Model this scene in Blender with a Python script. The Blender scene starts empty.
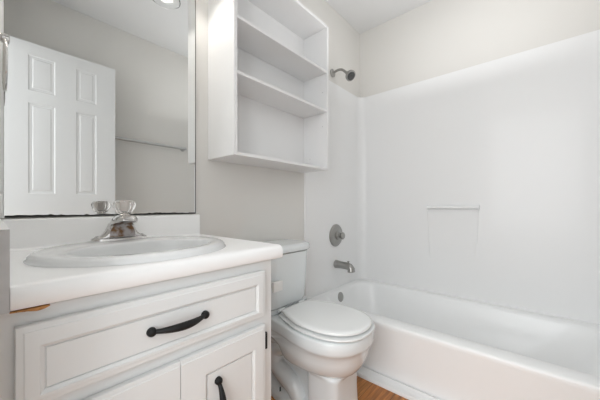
import bpy, bmesh, math, random
from mathutils import Vector, Matrix
random.seed(4)
PI = math.pi
SC = bpy.context.scene
COL = SC.collection

# ------------------------------------------------------------------ camera, world, light, exposure
CY = -1.18                      # the camera stands in the doorway, 1.18 m from the mirror wall
CH = 0.937
cd = bpy.data.cameras.new('camera'); cam = bpy.data.objects.new('camera', cd); COL.objects.link(cam)
cd.sensor_width = 36.0; cd.lens = 36.0 * 272 / 600; cd.shift_y = 0.01; cd.clip_start = 0.01
TH = math.atan2(239, 272)       # forward direction measured from +X towards +Y
cam.location = (0, CY, CH)
cam.rotation_euler = (PI / 2, 0, TH - PI / 2)
SC.camera = cam
SC.view_settings.view_transform = 'Standard'
SC.view_settings.look = 'None'
SC.view_settings.gamma = 1.0
SC.view_settings.use_curve_mapping = False
SC.view_settings.exposure = 0.10

w = bpy.data.worlds.new('world'); SC.world = w; w.use_nodes = True
w.node_tree.nodes['Background'].inputs[0].default_value = (0.97, 0.988, 1.0, 1)
w.node_tree.nodes['Background'].inputs[1].default_value = 1.35

def area(name, loc, aim, sx, sy, power, color=(1, 1, 1)):
    l = bpy.data.lights.new(name, 'AREA'); l.shape = 'RECTANGLE'; l.size = sx; l.size_y = sy
    l.energy = power; l.color = color
    o = bpy.data.objects.new(name, l); COL.objects.link(o); o.location = loc
    o.rotation_euler = (Vector(aim) - Vector(loc)).to_track_quat('-Z', 'Y').to_euler()
    return o
# fill lamp added in the unseen hall, shining through the doorway the camera stands in
area('hall_fill', (-1.1, -1.05, 1.5), (1.2, -0.85, 1.15), 1.6, 1.9, 36, (0.97, 0.987, 1.0))
# unseen fill lamps added, bounced off the ceiling and the back wall
area('bounce_to_ceiling', (1.45, -0.85, 1.75), (1.45, -0.85, 3.0), 0.9, 0.9, 3.6)
area('bounce_to_back_wall', (1.15, -0.80, 1.35), (1.15, -2.5, 1.35), 0.9, 1.3, 0.9)
area('ceiling_fill', (1.60, -0.98, 2.42), (1.60, -0.98, 0), 0.5, 0.5, 0.7)  # added downlight without a fixture, brightens the tub rim and other tops

# ------------------------------------------------------------------ materials
MATS = {}
def mat(name, col, rough=0.5, metal=0.0, spec=0.5, bump=0.0, scale=60, var=0.0, coat=0.0):
    m = bpy.data.materials.new(name); m.use_nodes = True
    nt = m.node_tree; b = nt.nodes['Principled BSDF']
    b.inputs['Base Color'].default_value = (*col, 1)
    b.inputs['Roughness'].default_value = rough; b.inputs['Metallic'].default_value = metal
    b.inputs['Specular IOR Level'].default_value = spec
    b.inputs['Coat Weight'].default_value = coat; b.inputs['Coat Roughness'].default_value = 0.05
    if bump or var:
        tc = nt.nodes.new('ShaderNodeTexCoord'); n = nt.nodes.new('ShaderNodeTexNoise')
        n.inputs['Scale'].default_value = scale; n.inputs['Detail'].default_value = 3
        nt.links.new(tc.outputs['Object'], n.inputs['Vector'])
        if bump:
            bp = nt.nodes.new('ShaderNodeBump'); bp.inputs['Strength'].default_value = bump
            bp.inputs['Distance'].default_value = 0.002
            nt.links.new(n.outputs['Fac'], bp.inputs['Height']); nt.links.new(bp.outputs['Normal'], b.inputs['Normal'])
        if var:
            r = nt.nodes.new('ShaderNodeValToRGB')
            r.color_ramp.elements[0].position = 0.3; r.color_ramp.elements[1].position = 0.7
            r.color_ramp.elements[0].color = (*[c * (1 - var) for c in col], 1)
            r.color_ramp.elements[1].color = (*col, 1)
            nt.links.new(n.outputs['Fac'], r.inputs['Fac']); nt.links.new(r.outputs['Color'], b.inputs['Base Color'])
    MATS[name] = m
    return m
WALL = mat('wall_paint', (0.75, 0.737, 0.707), 0.6, bump=0.12, scale=180)
CEIL = mat('ceiling_paint', (0.76, 0.765, 0.765), 0.8, bump=0.2, scale=120)
TRIM = mat('trim_paint', (0.86, 0.87, 0.87), 0.35)
CABW = mat('cabinet_paint', (0.77, 0.785, 0.785), 0.38, bump=0.06, scale=90)
SHELFW = mat('shelf_laminate', (0.84, 0.84, 0.84), 0.3)
LAM = mat('counter_laminate', (0.93, 0.935, 0.935), 0.28, bump=0.04, scale=300)
RAW = mat('raw_splash_end', (0.60, 0.61, 0.62), 0.7, var=0.12, scale=30)
WORN = mat('worn_particle_board', (0.55, 0.26, 0.09), 0.9, var=0.4, scale=120)
PORC = mat('porcelain', (0.765, 0.80, 0.81), 0.15, coat=0.25)
SINKM = mat('sink_porcelain', (0.77, 0.785, 0.79), 0.15, coat=0.3)
SEAT = mat('seat_plastic', (0.85, 0.87, 0.87), 0.25)
TUBM = mat('tub_acrylic', (0.915, 0.925, 0.925), 0.32, spec=0.4, coat=0.1)
SURR = mat('surround_fibreglass', (0.865, 0.87, 0.87), 0.36, spec=0.35, coat=0.13)
SURR.node_tree.nodes['Principled BSDF'].inputs['Coat Roughness'].default_value = 0.02
CHROME = mat('chrome', (0.62, 0.61, 0.60), 0.14, 1.0)
NICKEL = mat('aged_nickel', (0.38, 0.375, 0.36), 0.3, 1.0, bump=0.1, scale=40)
BARM = mat('brushed_metal', (0.50, 0.50, 0.495), 0.35, 1.0)
FACE = mat('spray_face', (0.10, 0.10, 0.10), 0.4, 0.6)
BRONZE = mat('brown_reflection_tarnish', (0.42, 0.40, 0.40), 0.35, 0.6, var=0.5, scale=38)  # noise patches paint in the brown reflection of the chrome along with tarnish
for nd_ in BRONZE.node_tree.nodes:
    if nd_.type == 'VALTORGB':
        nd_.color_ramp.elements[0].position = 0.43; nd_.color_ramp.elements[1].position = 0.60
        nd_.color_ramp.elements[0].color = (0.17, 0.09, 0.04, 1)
BLACK = mat('black_iron', (0.008, 0.008, 0.008), 0.5, spec=0.3)
DARK = mat('mirror_black_edge', (0.015, 0.015, 0.015), 0.6)
BOLT = mat('dark_bolt', (0.06, 0.06, 0.055), 0.4, 0.8)
PLAST = mat('white_plastic', (0.84, 0.84, 0.83), 0.35)
MIR = mat('mirror_silver', (0.74, 0.75, 0.745), 0.0, 1.0)
HOLE = mat('pin_hole', (0.42, 0.42, 0.42), 0.8)
DOORM = mat('door_paint', (0.80, 0.805, 0.805), 0.4)

def glass(name, col, rough):
    m = bpy.data.materials.new(name); m.use_nodes = True; b = m.node_tree.nodes['Principled BSDF']
    b.inputs['Base Color'].default_value = (*col, 1); b.inputs['Roughness'].default_value = rough
    b.inputs['Transmission Weight'].default_value = 1.0; b.inputs['IOR'].default_value = 1.45
    return m
ACR = glass('clear_acrylic', (0.97, 0.95, 0.93), 0.05)
SHADE = glass('clear_shade_glass', (0.96, 0.97, 0.97), 0.12)
def emis(name, col, s):
    m = bpy.data.materials.new(name); m.use_nodes = True; b = m.node_tree.nodes['Principled BSDF']
    b.inputs['Base Color'].default_value = (*col, 1)
    b.inputs['Emission Color'].default_value = (*col, 1); b.inputs['Emission Strength'].default_value = s
    return m
BULB = emis('lit_bulb', (1.0, 0.96, 0.9), 80)

def wood_floor():
    m = bpy.data.materials.new('wood_plank_floor'); m.use_nodes = True; nt = m.node_tree; b = nt.nodes['Principled BSDF']
    tc = nt.nodes.new('ShaderNodeTexCoord'); mp = nt.nodes.new('ShaderNodeMapping')
    nt.links.new(tc.outputs['Object'], mp.inputs['Vector']); mp.inputs['Rotation'].default_value = (0, 0, 0)
    br = nt.nodes.new('ShaderNodeTexBrick'); br.inputs['Scale'].default_value = 1.0
    br.inputs['Brick Width'].default_value = 0.9; br.inputs['Row Height'].default_value = 0.12
    br.inputs['Mortar Size'].default_value = 0.0012; br.inputs['Color1'].default_value = (0.46, 0.178, 0.048, 1)
    br.inputs['Color2'].default_value = (0.60, 0.278, 0.09, 1); br.inputs['Mortar'].default_value = (0.12, 0.055, 0.022, 1)
    nt.links.new(mp.outputs['Vector'], br.inputs['Vector'])
    n = nt.nodes.new('ShaderNodeTexNoise'); n.inputs['Scale'].default_value = 3.5; n.inputs['Detail'].default_value = 8; n.inputs['Distortion'].default_value = 1.2
    m2 = nt.nodes.new('ShaderNodeMapping'); m2.inputs['Scale'].default_value = (1.2, 14, 1)
    nt.links.new(tc.outputs['Object'], m2.inputs['Vector']); nt.links.new(m2.outputs['Vector'], n.inputs['Vector'])
    r = nt.nodes.new('ShaderNodeValToRGB'); r.color_ramp.elements[0].position = 0.3; r.color_ramp.elements[0].color = (0.45, 0.4, 0.36, 1)
    r.color_ramp.elements[1].position = 0.65; r.color_ramp.elements[1].color = (1.15, 1.1, 1.05, 1)
    nt.links.new(n.outputs['Fac'], r.inputs['Fac'])
    mx = nt.nodes.new('ShaderNodeMix'); mx.data_type = 'RGBA'; mx.blend_type = 'MULTIPLY'; mx.inputs[0].default_value = 0.9
    nt.links.new(br.outputs['Color'], mx.inputs[6]); nt.links.new(r.outputs['Color'], mx.inputs[7])
    nt.links.new(mx.outputs[2], b.inputs['Base Color']); b.inputs['Roughness'].default_value = 0.4
    return m
FLOORM = wood_floor()

# ------------------------------------------------------------------ helpers
def thing(name, label, cat, loc=(0, 0, 0), group=None):
    o = bpy.data.objects.new(name, None); COL.objects.link(o); o.location = loc; o.empty_display_size = 0.05
    o['label'] = label; o['category'] = cat
    if group: o['group'] = group
    return o
def tag(o, label, cat, group=None):
    o['label'] = label; o['category'] = cat
    if group: o['group'] = group
    return o
def wloc(p):
    v = Vector((0, 0, 0))
    while p is not None:
        v += p.location; p = p.parent
    return v
def obj(name, bm, m, parent=None, smooth=None, bevel=0.0, seg=2, sub=0):
    bmesh.ops.recalc_face_normals(bm, faces=bm.faces[:])
    me = bpy.data.meshes.new(name)
    off = wloc(parent)
    org = Vector((0, 0, 0))
    if parent is None:
        xs = [v.co for v in bm.verts]
        org = Vector(((min(v.x for v in xs) + max(v.x for v in xs)) / 2, (min(v.y for v in xs) + max(v.y for v in xs)) / 2, min(v.z for v in xs)))
        off = org
    for v in bm.verts: v.co -= off
    bm.to_mesh(me); bm.free()
    ms = m if isinstance(m, (list, tuple)) else [m]
    for q in ms: me.materials.append(q)
    o = bpy.data.objects.new(name, me); COL.objects.link(o)
    if parent is None: o.location = org
    else: o.parent = parent
    if smooth is not None:
        for p in me.polygons: p.use_smooth = True
        if smooth < 180:
            me.set_sharp_from_angle(angle=math.radians(smooth))
    if bevel:
        b = o.modifiers.new('bevel', 'BEVEL'); b.width = bevel; b.segments = seg; b.limit_method = 'ANGLE'; b.angle_limit = math.radians(35)
        for p in me.polygons: p.use_smooth = True
        me.set_sharp_from_angle(angle=math.radians(35))
        b.harden_normals = False
    if sub:
        s = o.modifiers.new('sub', 'SUBSURF'); s.levels = sub; s.render_levels = sub
    return o
def struct(name, bm, m, **k):
    o = obj(name, bm, m, **k); o['kind'] = 'structure'; return o
def box(bm, x0, x1, y0, y1, z0, z1, mi=0):
    vs = [bm.verts.new((x, y, z)) for z in (z0, z1) for y in (y0, y1) for x in (x0, x1)]
    for f in ((0, 2, 3, 1), (4, 5, 7, 6), (0, 1, 5, 4), (2, 6, 7, 3), (0, 4, 6, 2), (1, 3, 7, 5)):
        bm.faces.new([vs[i] for i in f]).material_index = mi
    return bm
def B(*a): return box(bmesh.new(), *a)
def rings(bm, rs, cap0=True, cap1=True, closed=True):
    rows = [[bm.verts.new(p) for p in r] for r in rs]
    n = len(rows[0])
    for a, b in zip(rows, rows[1:]):
        for i in range(n if closed else n - 1):
            j = (i + 1) % n
            bm.faces.new((a[i], a[j], b[j], b[i]))
    if cap0: bm.faces.new(rows[0][::-1])
    if cap1: bm.faces.new(rows[-1])
    return bm
def frame_of(d):
    d = d.normalized(); up = Vector((0, 0, 1)) if abs(d.z) < 0.9 else Vector((1, 0, 0))
    a = d.cross(up).normalized(); return a, d.cross(a).normalized()
def tube(bm, pts, rad, n=14, cap=True, flat=1.0):
    pts = [Vector(p) for p in pts]
    if not isinstance(rad, (list, tuple)): rad = [rad] * len(pts)
    rs = []; a0 = None
    for i, p in enumerate(pts):
        d = (pts[min(i + 1, len(pts) - 1)] - pts[max(i - 1, 0)]).normalized()
        if a0 is None: a, b = frame_of(d)
        else:
            a = (a0 - d * a0.dot(d)).normalized(); b = d.cross(a)
        a0 = a
        rs.append([p + (a * math.cos(t) + b * math.sin(t) * flat) * rad[i] for t in [2 * PI * k / n for k in range(n)]])
    return rings(bm, rs, cap, cap)
def lathe(bm, origin, axis, prof, n=24, cap0=True, cap1=True, sq=1.0):
    """prof: (distance along the axis, radius)"""
    o = Vector(origin); ax = Vector(axis).normalized(); a, b = frame_of(ax)
    rs = [[o + ax * h + (a * math.cos(t) + b * math.sin(t)) * max(r, 1e-4) for t in [2 * PI * k / n for k in range(n)]] for h, r in prof]
    return rings(bm, rs, cap0, cap1)
def ball(bm, c, r, sx=1, sy=1, sz=1, n=16):
    m = Matrix.Translation(c) @ Matrix.Diagonal((sx, sy, sz, 1))
    bmesh.ops.create_uvsphere(bm, u_segments=n, v_segments=n // 2 + 2, radius=r, matrix=m); return bm
def catmull(P, n=6, closed=False):
    P = [Vector(p) for p in P]; out = []
    N = len(P)
    for i in range(N if closed else N - 1):
        if closed: p0, p1, p2, p3 = P[i - 1], P[i], P[(i + 1) % N], P[(i + 2) % N]
        else: p0, p1, p2, p3 = P[max(i - 1, 0)], P[i], P[i + 1], P[min(i + 2, N - 1)]
        for k in range(n):
            t = k / n
            out.append(0.5 * ((2 * p1) + (p2 - p0) * t + (2 * p0 - 5 * p1 + 4 * p2 - p3) * t * t + (3 * p1 - p0 - 3 * p2 + p3) * t ** 3))
    if not closed: out.append(P[-1])
    return out
def rrect(x0, x1, y0, y1, r, n=6):
    out = []
    if not isinstance(r, (list, tuple)): r = [r] * 4
    for (cx, cy, a0, q) in ((x1, y1, 0, 0), (x0, y1, 1, 1), (x0, y0, 2, 2), (x1, y0, 3, 3)):
        rr = r[q]; sx = -1 if cx == x1 else 1; sy = -1 if cy == y1 else 1
        for k in range(n + 1):
            t = (a0 + k / n) * PI / 2
            out.append((cx + sx * rr + rr * math.cos(t), cy + sy * rr + rr * math.sin(t)))
    return out
def Y(d): return CY + d          # distance from the camera towards the mirror wall -> world y
def Z(h): return CH + h

# ------------------------------------------------------------------ room shell
XF = 2.14; YB = -1.52; HC = 2.446; T = 0.1; XL = -0.012
struct('floor', B(XL - T, XF, YB, 0, -0.05, 0), FLOORM)
struct('floor_hall', B(XL - 1.7, XL - T - 0.0005, YB - 0.6, 0.3, -0.05, 0), mat('hall_floor_neutral', (0.55, 0.55, 0.54), 0.95, bump=0.5, scale=300))  # unseen hall floor, made neutral grey to cut the warm floor bounce
struct('ceiling', B(XL - T, XF + T, YB - T, T, HC, HC + 0.05), CEIL)
struct('wall_mirror_side', B(XL - T, XF + T, 0, T, 0, HC), WALL)
struct('wall_far', B(XF, XF + T, YB - T, 0, 0, HC), WALL)
struct('wall_back', B(XL - T, XF, YB - T, YB, 0, HC), WALL)
bm = B(XL - T, XL, -0.66, 0, 0, HC)
box(bm, XL - T, XL, -1.42, -0.66, 2.06, HC); box(bm, XL - T, XL, YB, -1.42, 0, HC)
struct('wall_left', bm, WALL)
bm = B(XL, XL + 0.012, -0.66, -0.60, 0, 2.12); box(bm, XL, XL + 0.012, -1.48, -1.42, 0, 2.12); box(bm, XL, XL + 0.012, -1.42, -0.66, 2.06, 2.12)
struct('trim_doorway', bm, TRIM)
struct('baseboard_mirror_side', B(0.64, 1.385, -0.014, 0, 0, 0.085), TRIM, bevel=0.004)
struct('baseboard_back', B(0.001, 1.385, YB, YB + 0.014, 0, 0.085), TRIM, bevel=0.004)
# plinth strip along the foot of the tub apron
pr = [(1.392, 0.03), (1.384, 0.03), (1.376, 0.022), (1.350, 0.018), (1.340, 0.018), (1.335, 0.012), (1.335, 0.0), (1.392, 0.0)]
struct('trim_tub_foot', rings(bmesh.new(), [[(x, y, z) for x, z in pr] for y in (YB + 0.015, -0.016)]), TRIM, smooth=40)

# six panel door standing open in front of the back wall (seen in the mirror)
DX0, DX1, DY = -0.005, 0.660, -1.383
def panelled(bm, x0, x1, z0, z1, yf, yb, pans, prof, face=-1):
    """flat slab with moulded panels; front face at yf. prof: list of (inset, depth into the slab)"""
    xs = sorted(set([x0, x1] + [v for p in pans for v in (p[0], p[1])]))
    zs = sorted(set([z0, z1] + [v for p in pans for v in (p[2], p[3])]))
    def vert(x, z, y):
        return bm.verts.new((x, y, z))
    for i in range(len(xs) - 1):
        for j in range(len(zs) - 1):
            a, b, c, d = xs[i], xs[i + 1], zs[j], zs[j + 1]
            cx, cz = (a + b) / 2, (c + d) / 2
            if any(p[0] < cx < p[1] and p[2] < cz < p[3] for p in pans): continue
            bm.faces.new([vert(a, c, yf), vert(b, c, yf), vert(b, d, yf), vert(a, d, yf)])
    s = 1 if yb > yf else -1
    for p in pans:
        loops = []
        for ins, dep in prof:
            loops.append([vert(p[0] + ins, p[2] + ins, yf + s * dep), vert(p[1] - ins, p[2] + ins, yf + s * dep), vert(p[1] - ins, p[3] - ins, yf + s * dep), vert(p[0] + ins, p[3] - ins, yf + s * dep)])
        for u, v in zip(loops, loops[1:]):
            for k in range(4): bm.faces.new([u[k], u[(k + 1) % 4], v[(k + 1) % 4], v[k]])
        bm.faces.new(loops[-1])
    v = [vert(x, z, y) for y in (yf, yb) for x, z in ((x0, z0), (x1, z0), (x1, z1), (x0, z1))]
    for k in range(4): bm.faces.new([v[k], v[(k + 1) % 4], v[4 + (k + 1) % 4], v[4 + k]])
    bm.faces.new(v[4:])
    bmesh.ops.remove_doubles(bm, verts=bm.verts[:], dist=1e-5)
    return bm
def dp(px, py):                   # pixel of the mirrored door -> x, z on its face
    c, s = math.cos(TH), math.sin(TH); u = (px - 300) / 272
    d = (-2 * CY * 0 + (CY * -1) + (0 - DY)) / (s - c * u)
    return (c + s * u) * d, CH + (206 - py) / 272 * d
pA, pB, pC, pD = dp(28, 0)[0], dp(55, 0)[0], dp(76, 0)[0], dp(96, 0)[0]
zt1, zt0, zm1, zm0 = dp(41, 58.5)[1], dp(41, 93)[1], dp(41, 105)[1], dp(41, 193.5)[1]
pans = []
for a, b in ((pA, pB), (pC, pD)):
    pans += [(a, b, zt0, zt1), (a, b, zm0, zm1), (a, b, 0.22, zm0 - 0.2)]
door = struct('door_1', panelled(bmesh.new(), DX0, DX1, 0.012, 2.03, DY, DY - 0.035, pans, [(0, 0), (0.005, 0.004), (0.020, 0.0048), (0.024, 0.002), (0.040, 0.001)]), DOORM, smooth=20)
kn = obj('door_knob', lathe(bmesh.new(), (DX1 - 0.06, DY, 0.70), (0, 1, 0), [(0, 0.03), (0.006, 0.03), (0.01, 0.012), (0.03, 0.012), (0.036, 0.024), (0.05, 0.027), (0.06, 0.02), (0.063, 0.001)], 20), BARM, door, smooth=50)

# towel bar on the back wall (seen in the mirror)
tb = thing('towel_bar', 'long brushed metal towel bar on the wall behind the open door, seen in mirror', 'towel bar', (0.93, YB, 1.36))
zb = CH + 0.565
obj('bar', tube(bmesh.new(), [(0.60, YB + 0.055, zb), (1.275, YB + 0.055, zb)], 0.013, 12), BARM, tb, smooth=50)
for x in (0.60, 1.27):
    bm = lathe(bmesh.new(), (x, YB, zb), (0, 1, 0), [(0, 0.02), (0.008, 0.02), (0.012, 0.011), (0.045, 0.011), (0.047, 0.014), (0.065, 0.014), (0.067, 0.01)], 16)
    obj('bracket', bm, BARM, tb, smooth=40)

# ------------------------------------------------------------------ mirror
MX0, MX1, MZ0, MZ1 = 0.026, 0.615, Z(-0.0345), Z(0.985)
mr = thing('wall_mirror', 'large frameless wall mirror above the sink with blackened lower edge', 'mirror', (0.32, 0, MZ0))
obj('mirror_glass', B(MX0, MX1, -0.006, -0.001, MZ0, MZ1), MIR, mr)
bm = bmesh.new()
n = 70; top = []; 
for i in range(n + 1):
    t = i / n; x = MX0 + 0.001 + (MX1 - MX0 - 0.002) * t
    h = 0.0040 + 0.0024 * max(0, math.sin(t * 9.0 + 1)) + 0.0014 * random.random() + (0.002 if random.random() < 0.1 else 0)
    top.append((x, h))
fr = [bm.verts.new((x, -0.0068, MZ0 - 0.0005)) for x, h in top]; fu = [bm.verts.new((x, -0.0068, MZ0 + h)) for x, h in top]
bk = [bm.verts.new((x, -0.0061, MZ0 - 0.0005)) for x, h in top]; bu = [bm.verts.new((x, -0.0061, MZ0 + h)) for x, h in top]
for i in range(n):
    bm.faces.new((fr[i], fr[i + 1], fu[i + 1], fu[i])); bm.faces.new((bk[i], bk[i + 1], bu[i + 1], bu[i]))
    bm.faces.new((fu[i], fu[i + 1], bu[i + 1], bu[i])); bm.faces.new((fr[i], fr[i + 1], bk[i + 1], bk[i]))
obj('blackened_edge', bm, DARK, mr)
struct('trim_mirror_left', B(0.008, MX0 - 0.0008, -0.010, -0.0005, MZ0, MZ1), TRIM)
bm = B(MX1 - 0.0005, MX1 + 0.0028, -0.0066, -0.0008, MZ0, MZ1)
obj('side_edge', bm, mat('mirror_side_edge', (0.12, 0.12, 0.12), 0.5), mr)

# ------------------------------------------------------------------ countertop with splashes
CT = Z(-0.132); CB = Z(-0.176); CX0, CX1, CYF = 0.0215, 0.654, Y(0.652)
SX, SYC, SA, SB = 0.301, Y(0.897), 0.247, 0.222    # sink centre and half axes
ct = thing('countertop', 'white laminate vanity countertop with low backsplash under the mirror', 'countertop', (0.33, -0.26, CB))
# profile swept along x with a rounded front and a cove at the back
prof = [(0.0, CB), (CYF + 0.012, CB), (CYF + 0.004, CB + 0.002), (CYF, CB + 0.008), (CYF, CT - 0.018), (CYF + 0.003, CT - 0.009), (CYF + 0.009, CT - 0.003), (CYF + 0.018, CT), (0.0, CT)]
slab = obj('slab', rings(bmesh.new(), [[(x, y, z) for y, z in prof] for x in (CX0, CX1)]), LAM, ct, smooth=40, bevel=0.0025)
# the sink cut-out
cb = bmesh.new(); N = 48
rings(cb, [[(SX + (SA - 0.02) * math.cos(2 * PI * k / N), SYC + (SB - 0.02) * math.sin(2 * PI * k / N), z) for k in range(N)] for z in (CB - 0.05, CT + 0.05)])
cutme = bpy.data.meshes.new('cutout'); bmesh.ops.recalc_face_normals(cb, faces=cb.faces[:]); cb.to_mesh(cutme); cb.free()
cut = bpy.data.objects.new('cutout', cutme); COL.objects.link(cut)
slab.modifiers.clear()
bo = slab.modifiers.new('hole', 'BOOLEAN'); bo.object = cut; bo.operation = 'DIFFERENCE'; bo.solver = 'EXACT'
dg = bpy.context.evaluated_depsgraph_get(); dg.update()
cut.location = (-ct.location.x + ct.location.x, 0, 0)
nm = bpy.data.meshes.new_from_object(slab.evaluated_get(dg)); slab.modifiers.clear(); slab.data = nm
bpy.data.objects.remove(cut)
bt = Z(-0.0385)
prof = [(-0.0, CT - 0.0), (-0.028, CT), (-0.0215, CT + 0.006), (-0.0205, CT + 0.012), (-0.0205, bt - 0.006), (-0.018, bt - 0.001), (-0.015, bt), (-0.0008, bt), (-0.0008, CT)]
prof = [(-0.0008, CT), (-0.028, CT), (-0.0215, CT + 0.006), (-0.0205, CT + 0.012), (-0.0205, bt - 0.006), (-0.018, bt - 0.001), (-0.015, bt), (-0.0008, bt)]
obj('backsplash', rings(bmesh.new(), [[(x, y, z) for y, z in prof] for x in (CX0, 0.630)]), LAM, ct, smooth=50, bevel=0.002)
bm = B(XL + 0.001, 0.021, CYF + 0.002, -0.0008, CB, bt, 0)
for f in bm.faces:
    if f.calc_center_median().y < CYF + 0.003: f.material_index = 1
ss = obj('side_splash', bm, [LAM, RAW], ct)
ss['label'] = 'side splash board with bare grey front end'
bm = bmesh.new(); us = []; ls = []
for i in range(15):
    t = i / 14; x = 0.0205 + 0.050 * t
    th = 0.0012 + 0.0030 * (t > 0.45) * max(0, math.sin((t - 0.45) / 0.55 * PI)) + 0.0022 * math.sin(t * PI) + 0.0006 * random.random()
    us.append((x, CB - 0.0002)); ls.append((x, CB - th))
rings(bm, [[(x, y, z) for x, z in us + ls[::-1]] for y in (CYF + 0.0035, CYF + 0.014)])
we = obj('worn_edge', bm, WORN, ct); we['label'] = 'orange-brown particle board showing under the edge'
# ------------------------------------------------------------------ sink
def ell(cx, cy, a, b, z, N=64, ex=2.0):
    out = []
    for k in range(N):
        t = 2 * PI * k / N; c, s = math.cos(t), math.sin(t)
        out.append((cx + a * math.copysign(abs(c) ** (2 / ex), c), cy + b * math.copysign(abs(s) ** (2 / ex), s), z))
    return out
IX, IY, IA, IB = 0.300, Y(0.849), 0.182, 0.130
bm = bmesh.new(); R = []
for da, z in ((0.004, CT + 0.0006), (0.0, CT + 0.004), (-0.001, CT + 0.009), (-0.006, CT + 0.015), (-0.016, CT + 0.0185)):
    R.append(ell(SX, SYC, SA + da, SB + da, z))
R.append(ell((SX + IX) / 2, (SYC * 0.45 + IY * 0.55), IA + 0.022, IB + 0.026, CT + 0.0182))
for da, z in ((0.004, CT + 0.0172), (0.0, CT + 0.0155), (-0.0025, CT + 0.011), (-0.005, CT - 0.003), (-0.011, CT - 0.028), (-0.028, CT - 0.065), (-0.055, CT - 0.10), (-0.09, CT - 0.128), (-0.115, CT - 0.135)):
    R.append(ell(IX, IY, IA + da, max(IB + da, 0.012), z))
rings(bm, R, False, True)
# outside of the bowl under the counter
R2 = [ell(SX, SYC, SA - 0.004, SB - 0.004, CT + 0.0006)] + [ell(IX, IY, IA + da, IB + da, z) for da, z in ((0.012, CT + 0.001), (0.004, CT - 0.03), (-0.02, CT - 0.08), (-0.06, CT - 0.13), (-0.1, CT - 0.145))]
R2.insert(0, ell(SX, SYC, SA + 0.004, SB + 0.004, CT + 0.0006))
rings(bm, R2, False, True)
bmesh.ops.remove_doubles(bm, verts=bm.verts[:], dist=1e-5)
sk = thing('sink', 'oval white drop-in basin set in the vanity countertop', 'sink', (SX, SYC, CT))
obj('basin', bm, SINKM, sk, smooth=60)
obj('drain', lathe(bmesh.new(), (IX, IY, CT - 0.134), (0, 0, 1), [(0, 0.022), (0.004, 0.022), (0.005, 0.016), (0.002, 0.014)], 20), CHROME, sk, smooth=40)

# ------------------------------------------------------------------ faucet
FX = 0.297; FY = Y(1.088); FZ = CT + 0.0185
fc = thing('faucet', 'chrome single-knob basin faucet with brown-patched front on the sink deck', 'faucet', (FX, FY, FZ))
bm = bmesh.new()
rings(bm, [ell(FX, FY, 0.083 - d, 0.027 - d, FZ + z, 48, 2.6) for d, z in ((0.0, -0.003), (0, 0.004), (0.003, 0.008), (0.012, 0.0105))])
obj('base_plate', bm, CHROME, fc, smooth=40)
for s in (-1, 1):
    bm = lathe(bmesh.new(), (FX + s * 0.066, FY, FZ + 0.009), (0, 0, 1), [(0, 0.008), (0.003, 0.008), (0.005, 0.004)], 14)
    obj('cap', bm, CHROME, fc, smooth=40)
# body: sections flaring out of the plate and leaning forward into a short hooded spout
bm = bmesh.new(); R = []
def sec(z, wx, yb, yf, ex=3.0, N=36):
    cy = (yb + yf) / 2; b = (yb - yf) / 2
    return ell(FX, cy, wx, b, z, N, ex)
for z, wx, yb, yf in ((0.008, 0.076, 1.111, 1.062), (0.013, 0.062, 1.111, 1.060), (0.021, 0.051, 1.110, 1.060), (0.032, 0.044, 1.109, 1.060), (0.044, 0.040, 1.106, 1.060), (0.053, 0.038, 1.102, 1.045), (0.058, 0.036, 1.098, 1.012), (0.066, 0.034, 1.092, 0.996), (0.073, 0.032, 1.084, 0.998), (0.079, 0.028, 1.074, 1.004), (0.083, 0.022, 1.060, 1.010)):
    R.append(sec(FZ + z, wx, Y(yb), Y(yf)))
rings(bm, R)
obj('spout_body', bm, CHROME, fc, smooth=60)
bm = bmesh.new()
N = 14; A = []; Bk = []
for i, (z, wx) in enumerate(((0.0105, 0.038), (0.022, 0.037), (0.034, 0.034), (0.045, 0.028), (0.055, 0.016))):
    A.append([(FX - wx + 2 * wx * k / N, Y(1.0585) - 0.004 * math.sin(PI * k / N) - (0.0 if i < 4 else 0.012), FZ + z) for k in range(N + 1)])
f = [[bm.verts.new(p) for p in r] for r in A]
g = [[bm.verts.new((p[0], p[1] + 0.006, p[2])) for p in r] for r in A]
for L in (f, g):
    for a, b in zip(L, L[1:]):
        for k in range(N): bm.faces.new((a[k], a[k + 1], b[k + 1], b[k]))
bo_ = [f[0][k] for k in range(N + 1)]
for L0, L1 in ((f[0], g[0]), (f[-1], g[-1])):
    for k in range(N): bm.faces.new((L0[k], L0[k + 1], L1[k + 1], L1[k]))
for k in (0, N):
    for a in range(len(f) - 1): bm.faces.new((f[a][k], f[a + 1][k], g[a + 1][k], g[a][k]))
fp = obj('front_plate', bm, BRONZE, fc, smooth=60); fp['label'] = 'front of the faucet body with brown reflection and tarnish painted in'
kc = Vector((FX - 0.004, Y(1.03), FZ + 0.081))
obj('stem', lathe(bmesh.new(), kc - Vector((0, 0, 0.004)), (0, 0.1, 1), [(0, 0.017), (0.008, 0.015), (0.014, 0.009), (0.022, 0.009)], 18), CHROME, fc, smooth=40)
bm = bmesh.new(); a, b = Vector((1, 0, 0)), Vector((0, 1, 0)); R = []
for h, r in ((0.006, 0.010), (0.008, 0.019), (0.014, 0.023), (0.026, 0.030), (0.036, 0.0325), (0.044, 0.031), (0.050, 0.024), (0.053, 0.013)):
    R.append([kc + Vector((0, 0, h)) + (a * math.cos(t) + b * math.sin(t)) * r * (1 + 0.05 * math.cos(t * 10)) for t in [2 * PI * k / 60 for k in range(60)]])
rings(bm, R)
kb = obj('knob', bm, ACR, fc, smooth=50); kb['label'] = 'clear acrylic fluted knob'
obj('knob_insert', lathe(bmesh.new(), kc + Vector((0, 0, 0.0185)), (0, 0, 1), [(0, 0.009), (0.012, 0.012), (0.024, 0.013), (0.026, 0.008)], 16), mat('knob_core', (0.92, 0.87, 0.84), 0.4), kb, smooth=40)

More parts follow.
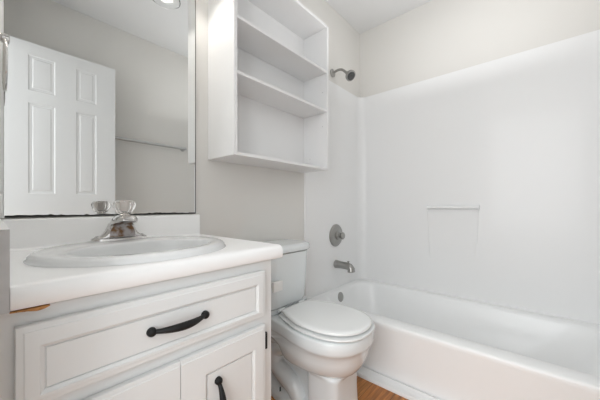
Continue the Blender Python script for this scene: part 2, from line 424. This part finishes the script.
# ------------------------------------------------------------------ vanity cabinet
VF = Y(0.676)                    # face frame plane
VD = Y(0.657)                    # front of drawer and doors
VX0, VX1 = XL + 0.001, 0.622
vc = thing('vanity_cabinet', 'white painted vanity base cabinet under the countertop', 'cabinet', (0.3, -0.25, 0))
bm = B(VX0, VX1, VF + 0.018, VF + 0.022, 0.09, CB - 0.002)
bm = B(VX0, VX0 + 0.016, VF + 0.018, -0.002, 0.0, CB - 0.001); box(bm, VX1 - 0.016, VX1, VF + 0.018, -0.016, 0.0, CB - 0.001); box(bm, VX0 + 0.016, VX1 - 0.016, VF + 0.018, -0.016, 0.09, 0.106)
box(bm, VX0 + 0.016, VX1 - 0.016, VF + 0.07, VF + 0.085, 0.0, 0.09)
obj('carcass', bm, CABW, vc)
DRX0, DRX1 = 0.027, 0.583; DZ1, DZ0 = Z(-0.2065), Z(-0.350); PZ1 = Z(-0.380)
bm = B(VX0, DRX0 + 0.012, VF, VF + 0.018, 0.0, CB - 0.004)
box(bm, DRX1 - 0.012, VX1, VF, VF + 0.018, 0.0, CB - 0.004)
box(bm, DRX0 + 0.012, DRX1 - 0.012, VF, VF + 0.018, DZ1 - 0.012, CB - 0.004)
box(bm, DRX0 + 0.012, DRX1 - 0.012, VF, VF + 0.018, PZ1 - 0.012, DZ0 + 0.012)
box(bm, DRX0 + 0.012, DRX1 - 0.012, VF, VF + 0.018, 0.09, 0.14)
obj('face_frame', bm, CABW, vc)
def front(name, x0, x1, z0, z1, pan, parent=vc, lip0=1, lip1=1):
    """slab with a moulded outer lip (none where two doors meet) and a framed centre field"""
    bm = bmesh.new()
    px0, px1, pz0, pz1 = pan
    def loop(a, b, c, d, y): return [bm.verts.new(p) for p in ((a, y, c), (b, y, c), (b, y, d), (a, y, d))]
    def lip(d, y): return loop(x0 + d * (lip0 or 0.05), x1 - d * (lip1 or 0.05), z0 + d, z1 - d, y)
    def fld(d, y): return loop(px0 - d, px1 + d, pz0 - d, pz1 + d, y)
    L = [lip(0.005, VF - 0.0002), lip(0.005, VF - 0.0025), lip(0, VF - 0.0025), lip(0, VF - 0.0145), lip(0.0015, VF - 0.0165), lip(0.010, VF - 0.0172), lip(0.0112, VD + 0.0003), lip(0.0122, VD),
         fld(0.0075, VD), fld(0.0065, VD + 0.0018), fld(0.0016, VD + 0.0050), fld(0.0009, VD + 0.008), fld(-0.0009, VD + 0.008), fld(-0.0010, VD + 0.0058), fld(-0.0018, VD + 0.0050)]
    for u, v in zip(L, L[1:]):
        for k in range(4): bm.faces.new([u[k], u[(k + 1) % 4], v[(k + 1) % 4], v[k]])
    bm.faces.new(L[0]); bm.faces.new(L[-1])
    return obj(name, bm, CABW, parent)
def pull(parent, p0, p1, yf, name='handle'):
    p0 = Vector(p0); p1 = Vector(p1); d = p1 - p0; L = d.length
    bm = bmesh.new()
    P = []; Rr = []
    for i in range(17):
        t = i / 16
        q = p0 + d * (0.04 + 0.92 * t); q.y = yf - 0.008 - 0.021 * math.sin(PI * t) ** 0.8
        P.append(q); Rr.append(0.0052 + 0.0042 * math.sin(PI * t) ** 1.3)
    tube(bm, P, Rr, 12)
    for s, e in ((p0, 1), (p1, -1)):
        q = s.copy(); q.y = yf
        lathe(bm, q, (0, -1, 0), [(0, 0.0105), (0.004, 0.0105), (0.010, 0.0098), (0.014, 0.0070), (0.0155, 0.001)], 16)
        ball(bm, (s + d * e * 0.17) + Vector((0, yf - s.y - 0.0175, 0)), 0.0062, 1, 1, 1, 10)
    o = obj(name, bm, BLACK, parent, smooth=60)
    return o
dw = front('drawer', DRX0, DRX1, DZ0, DZ1, (0.065, 0.546, DZ0 + 0.025, DZ1 - 0.0455))
pull(dw, (0.241, 0, Z(-0.2855)), (0.3725, 0, Z(-0.2855)), VD + 0.0065)['label'] = 'horizontal black arched pull'
mid = 0.3065
d1 = front('door', DRX0, mid - 0.0006, 0.118, PZ1, (DRX0 + 0.052, mid - 0.074, 0.118 + 0.055, Z(-0.450)), lip1=0)
d2 = front('door', mid + 0.0006, DRX1, 0.118, PZ1, (mid + 0.074, DRX1 - 0.052, 0.118 + 0.055, Z(-0.450)), lip0=0)
pull(d2, (0.412, 0, Z(-0.478)), (0.412, 0, Z(-0.60)), VD + 0.0065)['label'] = 'upright black arched pull'
pull(d1, (2 * mid - 0.412, 0, Z(-0.478)), (2 * mid - 0.412, 0, Z(-0.60)), VD + 0.0065)
for dr, x in ((d2, DRX1 + 0.0065), (d1, DRX0 - 0.0065)):
    for z in (Z(-0.437), 0.18):
        bm = tube(bmesh.new(), [(x, VF - 0.010, z - 0.024), (x, VF - 0.010, z + 0.024)], 0.0055, 10)
        box(bm, min(x, x + (0.010 if x > 0.3 else -0.010)), max(x, x + (0.010 if x > 0.3 else -0.010)), VF - 0.006, VF - 0.0004, z - 0.024, z + 0.024)
        obj('hinge', bm, BLACK, dr)

# ------------------------------------------------------------------ open shelf unit above the toilet
HX0, HX1, HYF, HZ0, HZ1 = 0.681, 1.371, Y(0.970), Z(0.2195), Z(1.104)
su = thing('wall_shelf_unit', 'white open shelf unit hung on the wall above the toilet', 'shelf unit', (1.02, 0, HZ0))
P = 0.017
def side_bm(x0, x1):
    r = 0.012; pts = [(-0.0008, HZ0), (HYF, HZ0)]
    for k in range(7):
        t = PI - k / 6 * PI / 2
        pts.append((HYF + r + r * math.cos(t), HZ1 - r + r * math.sin(t)))
    pts.append((-0.0008, HZ1))
    return rings(bmesh.new(), [[(x, y, z) for y, z in pts] for x in (x0, x1)])
obj('side_panel', side_bm(HX0, HX0 + P), SHELFW, su, smooth=30, bevel=0.0012)
rp = obj('side_panel', side_bm(HX1 - P, HX1), SHELFW, su, smooth=30, bevel=0.0012)
for yy, zz in ((HYF + 0.035, 0.49), (HYF + 0.035, 0.70), (-0.075, 0.30)):
    obj('pin_hole', lathe(bmesh.new(), (HX1 - P - 0.0004, yy, Z(zz)), (1, 0, 0), [(0, 0.0024), (0.0003, 0.0024)], 10), HOLE, rp)
obj('back_panel', B(HX0 + P, HX1 - P, -0.024, -0.0008, HZ0 + P, HZ1 - P), SHELFW, su)
obj('bottom_panel', B(HX0 + P, HX1 - P, HYF + 0.001, -0.0008, HZ0, HZ0 + P - 0.003), SHELFW, su, bevel=0.0015)
obj('top_panel', B(HX0 + P, HX1 - P, HYF + 0.001, -0.0008, HZ1 - P, HZ1), SHELFW, su, bevel=0.0015)
for z in (0.571, 0.810):
    obj('shelf', B(HX0 + P, HX1 - P, HYF + 0.002, -0.0245, Z(z), Z(z) + 0.014), SHELFW, su, bevel=0.002)

# ------------------------------------------------------------------ toilet
TX = 1.035
tl = thing('toilet', 'white two-piece toilet with closed lid between vanity and bathtub', 'toilet', (TX, -0.35, 0))
TK = TX - 0.010
def outline(H, n=5):
    """H: (half width, distance) from the front tip to the back; returns a closed plan outline"""
    half = catmull([(Vector((w_, d_, 0))) for w_, d_ in H], n)
    pts = [(TX + p.x, Y(p.y)) for p in half]
    left = [(TX - p.x, Y(p.y)) for p in half[::-1]]
    out = pts + left
    res = []
    for q in out:
        if not res or (abs(q[0] - res[-1][0]) + abs(q[1] - res[-1][1])) > 1e-5: res.append(q)
    if abs(res[0][0] - res[-1][0]) + abs(res[0][1] - res[-1][1]) < 1e-5: res.pop()
    return res
LID = [(0, .526), (.050, .531), (.098, .552), (.136, .592), (.160, .650), (.168, .720), (.164, .800), (.145, .865), (.120, .928), (.104, .952), (0, .956)]
def scaled(H, dw, df, zf=None):
    o = []
    for w_, d_ in H:
        k = (d_ - .527) / (.96 - .527)
        o.append((max(0, w_ + dw) if w_ > 0.01 else 0, d_ - dw * (1 - 2 * k) if k < 1 else d_))
    return o
def R3(H, z, f=None): return [(x, y, z + (f(x, y) if f else 0)) for x, y in outline(H)]
dome = None
# closed lid
L0 = [R3(scaled(LID, d, 0), z, None) for i, (d, z) in enumerate(((-0.017, 0.4190), (-0.010, 0.4205), (-0.010, 0.4275), (-0.013, 0.4315), (-0.022, 0.4335), (-0.034, 0.4340)))]
lid = obj('lid', rings(bmesh.new(), L0), SEAT, tl, smooth=50)
# seat ring
S0 = [R3(scaled(LID, d, 0), z) for d, z in ((-0.008, 0.3975), (-0.002, 0.400), (0.0005, 0.405), (-0.001, 0.4095), (-0.012, 0.4115))]
bm = rings(bmesh.new(), S0)
obj('seat', bm, SEAT, tl, smooth=50)
for s in (-1, 1):
    obj('seat_hinge', tube(bmesh.new(), [(TX + s * 0.075 - 0.02, Y(0.966), 0.418), (TX + s * 0.075 + 0.02, Y(0.966), 0.418)], 0.008, 12), SEAT, tl, smooth=60)
# bowl and pedestal, one skin
RIM = [(0, .535), (.055, .540), (.106, .560), (.148, .600), (.172, .655), (.181, .725), (.175, .805), (.158, .885), (.148, .960), (.146, 1.03), (.140, 1.10), (.110, 1.135), (0, 1.138)]
def lower(front, wmax, back, wback, neck):
    H = []
    n = len(RIM)
    ds = [0, .012, .06, .16, .30, .46, .60, .72, .82, .90, .96, .995, 1.0]
    prof = [0, .30, .60, .84, .97, 1.0, None, None, None, None, None, None, 0]
    for i, t in enumerate(ds):
        d_ = front + (back - front) * t
        if prof[i] is not None: w_ = wmax * prof[i]
        else:
            k = (i - 5) / 6.0; w_ = wmax * (1 - k) + wback * k
            if i == 7 or i == 8: w_ = min(w_, neck)
            if i == 11: w_ = wback * 0.8
        H.append((w_, d_))
    return H
rs = []
for dw_, z in ((-0.012, 0.3955), (-0.003, 0.394), (0.0, 0.388), (0.001, 0.352), (-0.001, 0.343), (-0.006, 0.337)):
    rs.append(R3([(max(0, a + dw_) if a > 0.01 else 0, b - dw_ * (1 if b < .7 else 0)) for a, b in RIM], z))
for z, fr_, wm, bk_, wb, nk in ((0.315, .548, .171, 1.132, .110, .150), (0.290, .554, .167, 1.126, .085, .125), (0.265, .563, .160, 1.12, .065, .105), (0.242, .576, .149, 1.115, .055, .09), (0.224, .590, .135, 1.11, .05, .075), (0.212, .604, .120, 1.11, .05, .07)):
    rs.append(R3(lower(fr_, wm, bk_, wb, nk), z))
for z, f_, wm, nk, wb, wf in ((0.203, .622, .104, .062, .05, .05), (0.190, .625, .102, .060, .05, .05), (0.12, .624, .103, .058, .05, .05), (0.055, .620, .106, .066, .06, .07), (0.036, .618, .109, .100, .112, .10), (0.026, .616, .111, .118, .128, .11), (0.0, .616, .111, .118, .128, .11)):
    rs.append(R3([(0, f_), (.055, f_ + .002), (.085, f_ + .010), (wm - .004, f_ + .035), (wm, f_ + .075), (wm, f_ + .115), (wm - .006, f_ + .150), (nk + .01, f_ + .178), (nk, f_ + .22), (wb, .93), (wf, 1.03), (wf * .85, 1.09), (0, 1.10)], z))
bowl = obj('bowl', rings(bmesh.new(), rs), PORC, tl, smooth=70)
for s in (-1, 1):
    pts = catmull([(TX + s * 0.035, Y(.82), .235), (TX + s * 0.05, Y(.93), .245), (TX + s * 0.058, Y(1.02), .20), (TX + s * 0.062, Y(1.01), .135), (TX + s * 0.066, Y(.945), .098), (TX + s * 0.066, Y(.885), .070), (TX + s * 0.066, Y(.85), .028), (TX + s * 0.066, Y(.845), .002)], 5)
    obj('trapway', tube(bmesh.new(), pts, [0.045] * (len(pts) - 6) + [0.042, 0.040, 0.038, 0.036, 0.035, 0.035], 20), PORC, tl, smooth=80)
    bm = lathe(bmesh.new(), (TX + s * 0.105, Y(.945), 0.022), (0, 0, 1), [(0, 0.013), (0.003, 0.013), (0.004, 0.008), (0.011, 0.008), (0.012, 0.0035), (0.034, 0.0035), (0.035, 0.002)], 8)
    obj('floor_bolt', bm, BOLT, tl, smooth=30)
# tank support deck and tank
bm = rings(bmesh.new(), [[(x, y, z) for x, y in rrect(TX - a, TX + a, Y(b), Y(1.15), 0.03)] for z, a, b in ((0.385, .13, .99), (0.405, .145, .975), (0.424, .15, .97))])
obj('tank_deck', bm, PORC, tl, smooth=50)
rs = []
for z, a, b in ((0.424, .148, .985), (0.428, .156, .973), (0.445, .160, .968), (0.56, .165, .960), (0.695, .170, .954)):
    rs.append([(x, y, z) for x, y in rrect(TK - a, TK + a, Y(b), Y(1.158), [.02, .02, .075, .075], 8)])
obj('tank', rings(bmesh.new(), rs), PORC, tl, smooth=50)
rs = []
for z, d in ((0.697, -.012), (0.7005, .006), (0.705, .010), (0.722, .010), (0.732, .006), (0.737, -.004), (0.738, -.02)):
    rs.append([(x, y, z) for x, y in rrect(TK - .172 - d, TK + .172 + d, Y(.954 - d), Y(1.163 + min(d, 0.006)), [.02, .02, .08, .08], 8)])
obj('tank_lid', rings(bmesh.new(), rs), PORC, tl, smooth=50)
lv = bmesh.new()
box(lv, TX - 0.165, TX - 0.106, Y(.925), Y(.942), Z(-0.405), Z(-0.358))
lathe(lv, (TX - 0.140, Y(.966), Z(-0.380)), (0, -1, 0), [(0, 0.016), (0.026, 0.014)], 16)
obj('flush_lever', lv, PLAST, tl, bevel=0.003)

# ------------------------------------------------------------------ bathtub
BX0, BX1, BY0, BY1, RZ = 1.394, XF - 0.002, YB + 0.003, -0.002, Z(-0.6305)
bt_ = thing('bathtub', 'long white bathtub with straight apron along the far wall', 'bathtub', (1.767, -0.76, 0))
def rr(x0, x1, y0, y1, r, z): return [(x, y, z) for x, y in rrect(x0, x1, y0, y1, r, 8)]
R = [rr(BX0 + .004, BX1, BY0, BY1, .004, 0.0), rr(BX0 + .004, BX1, BY0, BY1, .004, RZ - .05), rr(BX0 + .001, BX1, BY0, BY1, .004, RZ - .03), rr(BX0, BX1, BY0, BY1, .004, RZ - .012), rr(BX0 + .003, BX1, BY0, BY1, .006, RZ - .004), rr(BX0 + .010, BX1 - .002, BY0 + .002, BY1 - .002, .01, RZ),
     rr(BX0 + .088, BX1 - .062, BY0 + .075, BY1 - .050, .14, RZ), rr(BX0 + .098, BX1 - .070, BY0 + .085, BY1 - .058, .14, RZ - .005), rr(BX0 + .108, BX1 - .076, BY0 + .10, BY1 - .064, .14, RZ - .02),
     rr(BX0 + .125, BX1 - .095, BY0 + .17, BY1 - .085, .15, RZ - .12), rr(BX0 + .145, BX1 - .115, BY0 + .26, BY1 - .11, .15, RZ - .21), rr(BX0 + .185, BX1 - .155, BY0 + .32, BY1 - .15, .12, RZ - .255), rr(BX0 + .26, BX1 - .23, BY0 + .42, BY1 - .25, .08, RZ - .262)]
obj('tub_shell', rings(bmesh.new(), R), TUBM, bt_, smooth=50)
bm = lathe(bmesh.new(), (1.72, BY1 - .064, Z(-0.678)), (0.0, -1, 0.16), [(0, 0.036), (0.006, 0.036), (0.011, 0.03), (0.013, 0.012), (0.0135, 0.001)], 24)
obj('overflow_plate', bm, NICKEL, bt_, smooth=40)
obj('tub_drain', lathe(bmesh.new(), (1.74, -0.36, RZ - .262), (0, 0, 1), [(0, 0.03), (0.004, 0.028), (0.005, 0.01)], 20), NICKEL, bt_, smooth=40)

# surround: one moulded liner round three sides of the tub, with rounded corners
ST = Z(0.937)
sr = thing('tub_surround', 'glossy white moulded wall surround above the bathtub', 'tub surround', (1.9, -0.76, RZ))
inner = []; t_ = 0.006; rc = 0.075
def arc(cx, cy, r, a0, a1, n=10): return [(cx + r * math.cos(a0 + (a1 - a0) * k / n), cy + r * math.sin(a0 + (a1 - a0) * k / n)) for k in range(n + 1)]
XI, YT, YU = XF - t_, -t_, YB + t_
inner = [(BX0, -0.0012), (BX0, YT + .003), (BX0 + .003, YT)] + arc(XI - rc, YT - rc, rc, PI / 2, 0) + arc(XI - rc, YU + rc, rc, 0, -PI / 2) + [(BX0 + .003, YU), (BX0, YU - .003), (BX0, YB + 0.0012)]
outer = [(XF - 0.0012, YB + 0.0012), (XF - 0.0012, -0.0012)]
bm = bmesh.new()
def lp(z, ins=0.0):
    return [(x, y, z) for x, y in inner + outer]
rings(bm, [lp(RZ + .0002), lp(ST)], True, True)
obj('wall_liner', bm, SURR, sr, smooth=40)
# flange bead at the open edge
bm = rings(bmesh.new(), [[(x, y, z) for x, y in ((BX0 - .012, -.001), (BX0 - .012, -.003), (BX0 - .006, -.009), (BX0 + .004, -.009), (BX0 + .012, -.0062), (BX0 + .012, -.001))] for z in (RZ + .0005, ST)])
obj('edge_flange', bm, SURR, sr, smooth=50)
# moulded washcloth bar with the shallow tapered panel under it
yl, yr = Y(0.618), Y(0.300)
bm = bmesh.new()
pts = [(yl + .004, Z(-0.022)), (yr - .004, Z(-0.022)), (yr + .004, Z(-.22)), (yr + .022, Z(-.40)), (yl - .014, Z(-.40)), (yl - .002, Z(-.22))]
dep = [.0045, .0045, .0045, -.0006, -.0006, .0045]
ins = [(p[0] + (.007 if p[0] < (yl + yr) / 2 else -.007), p[1]) for p in pts]
rings(bm, [[(XI + .001, y, z) for y, z in pts], [(XI - d_, y, z) for (y, z), d_ in zip(ins, dep)]])
obj('recess_panel', bm, SURR, sr, smooth=20)
bm = tube(bmesh.new(), [(XI - .028, yl, Z(-0.009)), (XI - .028, yr, Z(-0.009))], 0.011, 16)
for yy in (yl, yr):
    box(bm, XI - .036, XI + .001, yy - .006, yy + .006, Z(-.021), Z(.004))
obj('washcloth_bar', bm, SURR, sr, smooth=40)
obj('bar_screws', lathe(bmesh.new(), (XI - .02, yl - .0065, Z(-.012)), (0, -1, 0), [(0, .005), (.001, .005)], 10), NICKEL, sr)

# ------------------------------------------------------------------ shower fittings
sh = thing('shower_fixture', 'small brushed metal shower head on bent arm high on the wall', 'shower head', (1.715, 0, Z(1.013)))
SXH = 1.715; z0 = Z(1.008)
obj('flange', lathe(bmesh.new(), (SXH, -.001, z0), (0, -1, 0), [(0, .030), (.006, .030), (.012, .022), (.016, .012)], 24), NICKEL, sh, smooth=40)
pts = catmull([(SXH, -.008, z0), (SXH, -.05, z0 + .008), (SXH, -.085, z0 + .0), (SXH, -.115, z0 - .025), (SXH, -.13, z0 - .042)], 5)
obj('arm', tube(bmesh.new(), pts, 0.009, 14), NICKEL, sh, smooth=60)
ax = Vector((-0.18, -0.72, -0.66)).normalized(); o0 = Vector((SXH, -.125, z0 - .036))
hd = obj('shower_head', lathe(bmesh.new(), o0, ax, [(0, .012), (.01, .014), (.016, .016), (.022, .013), (.03, .017), (.043, .036), (.058, .039), (.062, .037), (.063, .001)], 28), NICKEL, sh, smooth=40)
obj('spray_face', lathe(bmesh.new(), o0 + ax * .063, ax, [(0, .030), (.003, .029), (.0035, .023), (.001, .018), (.001, .012), (.004, .010), (.0045, .001)], 24), FACE, hd, smooth=40)

VXX = 1.752; yv = -t_ - .0003
vl = thing('shower_valve', 'round metal shower valve plate with a small knob on the surround', 'valve', (VXX, yv, Z(-.225)))
obj('escutcheon', lathe(bmesh.new(), (VXX, yv, Z(-.225)), (0, -1, 0), [(0, .086), (.004, .086), (.012, .078), (.017, .046), (.020, .038)], 36), NICKEL, vl, smooth=40)
bm = lathe(bmesh.new(), (VXX, yv - .016, Z(-.225)), (0, -1, 0), [(0, .034), (.010, .034), (.016, .028), (.020, .018), (.028, .017), (.034, .024), (.048, .027), (.054, .022), (.056, .001)], 24)
obj('handle', bm, NICKEL, vl, smooth=40)
sp = thing('tub_spout', 'stubby metal tub spout on the surround below the valve', 'tub spout', (VXX, yv, Z(-.45)))
pts = [(VXX, yv, Z(-.445)), (VXX, yv - .004, Z(-.445)), (VXX, yv - .05, Z(-.445)), (VXX, yv - .10, Z(-.447)), (VXX, yv - .122, Z(-.452)), (VXX, yv - .134, Z(-.466)), (VXX, yv - .136, Z(-.486))]
obj('spout_body', tube(bmesh.new(), pts, [.031, .031, .027, .027, .028, .029, .028], 18), NICKEL, sp, smooth=60)
obj('diverter_knob', lathe(bmesh.new(), (VXX, yv - .112, Z(-.430)), (0, 0, 1), [(0, .004), (.012, .004), (.013, .008), (.02, .008), (.021, .004)], 12), NICKEL, sp, smooth=40)

# ------------------------------------------------------------------ vanity light above the mirror
vlz = Z(1.13); vx = 0.315
vlg = thing('vanity_light', 'three-light vanity fixture with clear glass bell shades above the mirror', 'light fixture', (vx, 0, vlz))
obj('back_plate', B(vx - .28, vx + .28, -.025, -.001, vlz - .05, vlz + .05), CHROME, vlg, bevel=0.006)
for k in (-1, 0, 1):
    x = vx + k * 0.215; yy = -.115; zb_ = Z(0.945)
    obj('arm', tube(bmesh.new(), catmull([(x, -.02, vlz), (x, -.07, vlz + .015), (x, -.105, vlz + .008), (x, -.115, vlz - .02), (x, -.115, vlz - .055)], 4), .007, 10), CHROME, vlg, smooth=60)
    obj('socket', lathe(bmesh.new(), (x, yy, vlz - .05), (0, 0, -1), [(0, .02), (.012, .024), (.035, .024), (.038, .016)], 20), CHROME, vlg, smooth=40)
    bm = bmesh.new()
    pr_ = [(zb_ + .115, .028), (zb_ + .09, .034), (zb_ + .06, .042), (zb_ + .03, .050), (zb_ + .008, .058), (zb_, .062)]
    rs = [[(x + r * math.cos(t), yy + r * math.sin(t), z) for t in [2 * PI * i / 40 for i in range(40)]] for z, r in pr_ + [(z, r - .003) for z, r in pr_[::-1]]]
    rings(bm, rs, False, False)
    # join inner and outer skins at the top
    sd = obj('lamp_shade', bm, SHADE, vlg, smooth=60)
    bm = bmesh.new(); ball(bm, (x, yy, zb_ + .045), .028, 1, 1, 1.15, 20)
    obj('bulb', bm, BULB, vlg, smooth=90)
    l = bpy.data.lights.new('bulb_light', 'POINT'); l.energy = 0.9; l.shadow_soft_size = 0.03; l.color = (1.0, 0.96, 0.9)

# ------------------------------------------------------------------ fittings on the left wall
tr = thing('towel_ring', 'chrome towel ring hanging at the left edge beside the mirror', 'towel ring', (XL, -.09, 1.39))
zr = Z(0.455)
obj('mount', lathe(bmesh.new(), (XL, -.09, zr), (1, 0, 0), [(0, .022), (.006, .022), (.010, .012), (.030, .010), (.032, .013), (.045, .013), (.047, .008)], 20), CHROME, tr, smooth=40)
c = Vector((XL + .038, -.09, zr - .072)); pts = [c + Vector((0.0, .066 * math.sin(t), .066 * math.cos(t))) for t in [2 * PI * k / 40 for k in range(41)]]
obj('ring', tube(bmesh.new(), pts, .0038, 10, False), CHROME, tr, smooth=60)
bm = rings(bmesh.new(), [[(x, y, z) for y, z in rrect(-.10, -.04, Z(-.028) , Z(.033), .012, 5)] for x in (XL, XL + .034)])
po = obj('plug_adapter', bm, PLAST, None, bevel=0.004)
tag(po, 'small white plastic block on the left wall beside the mirror bottom', 'plug adapter')
